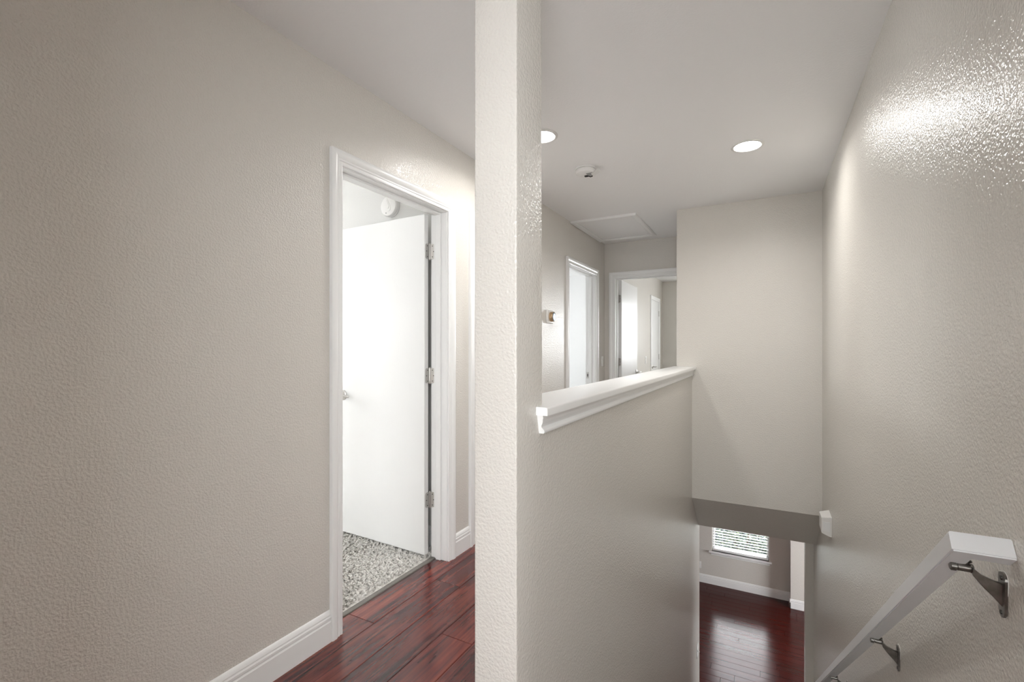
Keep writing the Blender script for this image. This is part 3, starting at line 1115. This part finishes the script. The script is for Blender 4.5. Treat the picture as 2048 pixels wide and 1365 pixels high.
for yb in (1.178, 1.940, 3.015):
    bracket(yb, 0.792 - 0.735 * (yb - 1.178))

# ------------------------------------------------------------------ downstairs window, sill, blind
wn = tag(empty('window_1', ((WX0 + WX1) / 2, YW + 0.08, WZ0)), 'downstairs window behind the white blind, shrubs outside', 'window', 'structure')
fw = 0.035
for a in ((WX0, WX0 + fw, WZ0, WZ1), (WX1 - fw, WX1, WZ0, WZ1), (WX0 + fw, WX1 - fw, WZ0, WZ0 + fw), (WX0 + fw, WX1 - fw, WZ1 - fw, WZ1),
          (WX0 + fw, WX1 - fw, (WZ0 + WZ1) / 2 - 0.02, (WZ0 + WZ1) / 2 + 0.02)):
    obj('window_frame', bbox(a[0], a[1], YW + 0.085, YW + 0.125, a[2], a[3], 0.002, 1), 'vinyl_white', wn)
zm = (WZ0 + WZ1) / 2
obj('window_pane', bbox(WX0 + fw, WX1 - fw, YW + 0.103, YW + 0.107, WZ0 + fw, zm - 0.02), 'window_glass', wn)
obj('window_pane', bbox(WX0 + fw, WX1 - fw, YW + 0.103, YW + 0.107, zm + 0.02, WZ1 - fw), 'window_glass', wn)
obj('window_sill', bbox(WX0 - 0.047, WX1 + 0.040, YW - 0.045, YW + 0.085, WZ0 - 0.022, WZ0, 0.004, 2), 'trim_paint', wn)
b_ = bmesh.new()
AP = [(0, 0), (.008, 0), (.012, .010), (.010, .018), (.016, .026), (.020, .034), (.020, .042), (0, .042)]
sweep(b_, [[Vector((x_, YW - t_, WZ0 - 0.064 + z_)) for t_, z_ in AP] for x_ in (WX0 - 0.012, WX1 + 0.010)])
obj('apron', b_, 'trim_paint', wn)
child_world(wn)

bl = tag(empty('window_blind', ((WX0 + WX1) / 2, YW + 0.040, WZ0)), 'white horizontal slat blind hanging in the downstairs window', 'blind')
bwid = (WX1 - WX0) / 2 - 0.008
slat = None
ns = 26
for q in range(ns):
    z = 0.080 + q * 0.0437
    if slat is None:
        b_ = bmesh.new()
        prof = [(-0.021, 0), (-0.0105, 0.0012), (0, 0.0017), (0.0105, 0.0012), (0.021, 0), (0.021, 0.0020), (0.0105, 0.0032), (0, 0.0037), (-0.0105, 0.0032), (-0.021, 0.0020)]
        sweep(b_, [[Vector((x_, y_, z_)) for y_, z_ in prof] for x_ in (-bwid, bwid)])
        o = obj('slat', b_, 'vinyl_white', bl, True)
        slat = o.data
    else:
        o = bpy.data.objects.new('slat', slat)
        C.objects.link(o)
        o.parent = bl
    o.location = (0, 0, z)
    o.rotation_euler = (math.radians(-2), 0, 0)
obj('bottom_rail', bbox(-bwid, bwid, -0.026, 0.026, 0.006, 0.042, 0.004, 2), 'vinyl_white', bl, True)
obj('head_rail', bbox(-bwid, bwid, -0.028, 0.028, 1.185, 1.235, 0.003, 1), 'vinyl_white', bl)
for cx in (-0.26, 0.26):
    for cy in (-0.026, 0.026):
        b_ = bmesh.new()
        tube(b_, [(cx, cy, 0.035), (cx, cy, 1.19)], 0.0009, 6)
        obj('ladder_cord', b_, 'vinyl_white', bl)

# ------------------------------------------------------------------ garden outside
b_ = bmesh.new()
box(b_, -8, 8, 8.75, 18, ZF - 0.35, ZF - 0.25)
tag(obj('ground', b_, 'soil'), 'garden soil outside the downstairs window', 'ground', 'structure')
random.seed(23)


def shrub(cx, cy, r, h, nleaf, label):
    s = tag(empty('shrub', (cx, cy, ZF - 0.25)), label, 'shrub', group='shrubs outside the window')
    verts, faces = [], []
    for _ in range(nleaf):
        a = random.uniform(0, 2 * PI)
        zz = random.uniform(0.0, 1.0)
        rr = r * math.sqrt(random.uniform(0.05, 1)) * (0.55 + 0.45 * math.sin(PI * min(1, zz * 0.9 + 0.15)))
        p_ = Vector((rr * math.cos(a), rr * math.sin(a), zz * h))
        L = random.uniform(0.05, 0.10)
        d = Vector((random.uniform(-1, 1), random.uniform(-1, 1), random.uniform(-0.5, 0.7))).normalized()
        sd = d.orthogonal().normalized()
        sd = Matrix.Rotation(random.uniform(0, PI), 3, d) @ sd
        nn = d.cross(sd) * L * 0.10
        i0 = len(verts)
        verts += [tuple(p_), tuple(p_ + d * L * 0.5 + sd * L * 0.24 + nn), tuple(p_ + d * L), tuple(p_ + d * L * 0.5 - sd * L * 0.24 + nn), tuple(p_ + d * L * 0.5)]
        faces += [(i0, i0 + 1, i0 + 4), (i0 + 1, i0 + 2, i0 + 4), (i0 + 2, i0 + 3, i0 + 4), (i0 + 3, i0, i0 + 4)]
    me_ = bpy.data.meshes.new('foliage')
    me_.from_pydata(verts, [], faces)
    me_.materials.append(MATS['leaf_green'])
    o = bpy.data.objects.new('foliage', me_)
    o['kind'] = 'stuff'
    C.objects.link(o)
    o.parent = s
    for q in range(5):
        a = q * 1.26
        b_ = bmesh.new()
        tube(b_, [(0.03 * math.cos(a), 0.03 * math.sin(a), 0), (0.2 * r * math.cos(a), 0.2 * r * math.sin(a), 0.4 * h), (0.6 * r * math.cos(a), 0.6 * r * math.sin(a), 0.85 * h)],
             [0.014, 0.010, 0.005], 6)
        obj('stem', b_, 'twig_brown', s)
    return s


shrub(-1.50, 9.75, 0.56, 1.30, 2600, 'leafy green shrub outside left half of the window')
shrub(-0.34, 9.75, 0.56, 1.15, 2600, 'leafy green shrub outside middle of the window')
shrub(0.82, 9.75, 0.56, 1.25, 2600, 'leafy green shrub outside right half of the window')
shrub(-0.95, 10.95, 0.60, 1.5, 2600, 'taller green shrub behind the gap left of window middle')
shrub(0.30, 10.95, 0.60, 1.5, 2600, 'taller green shrub behind the gap right of window middle')
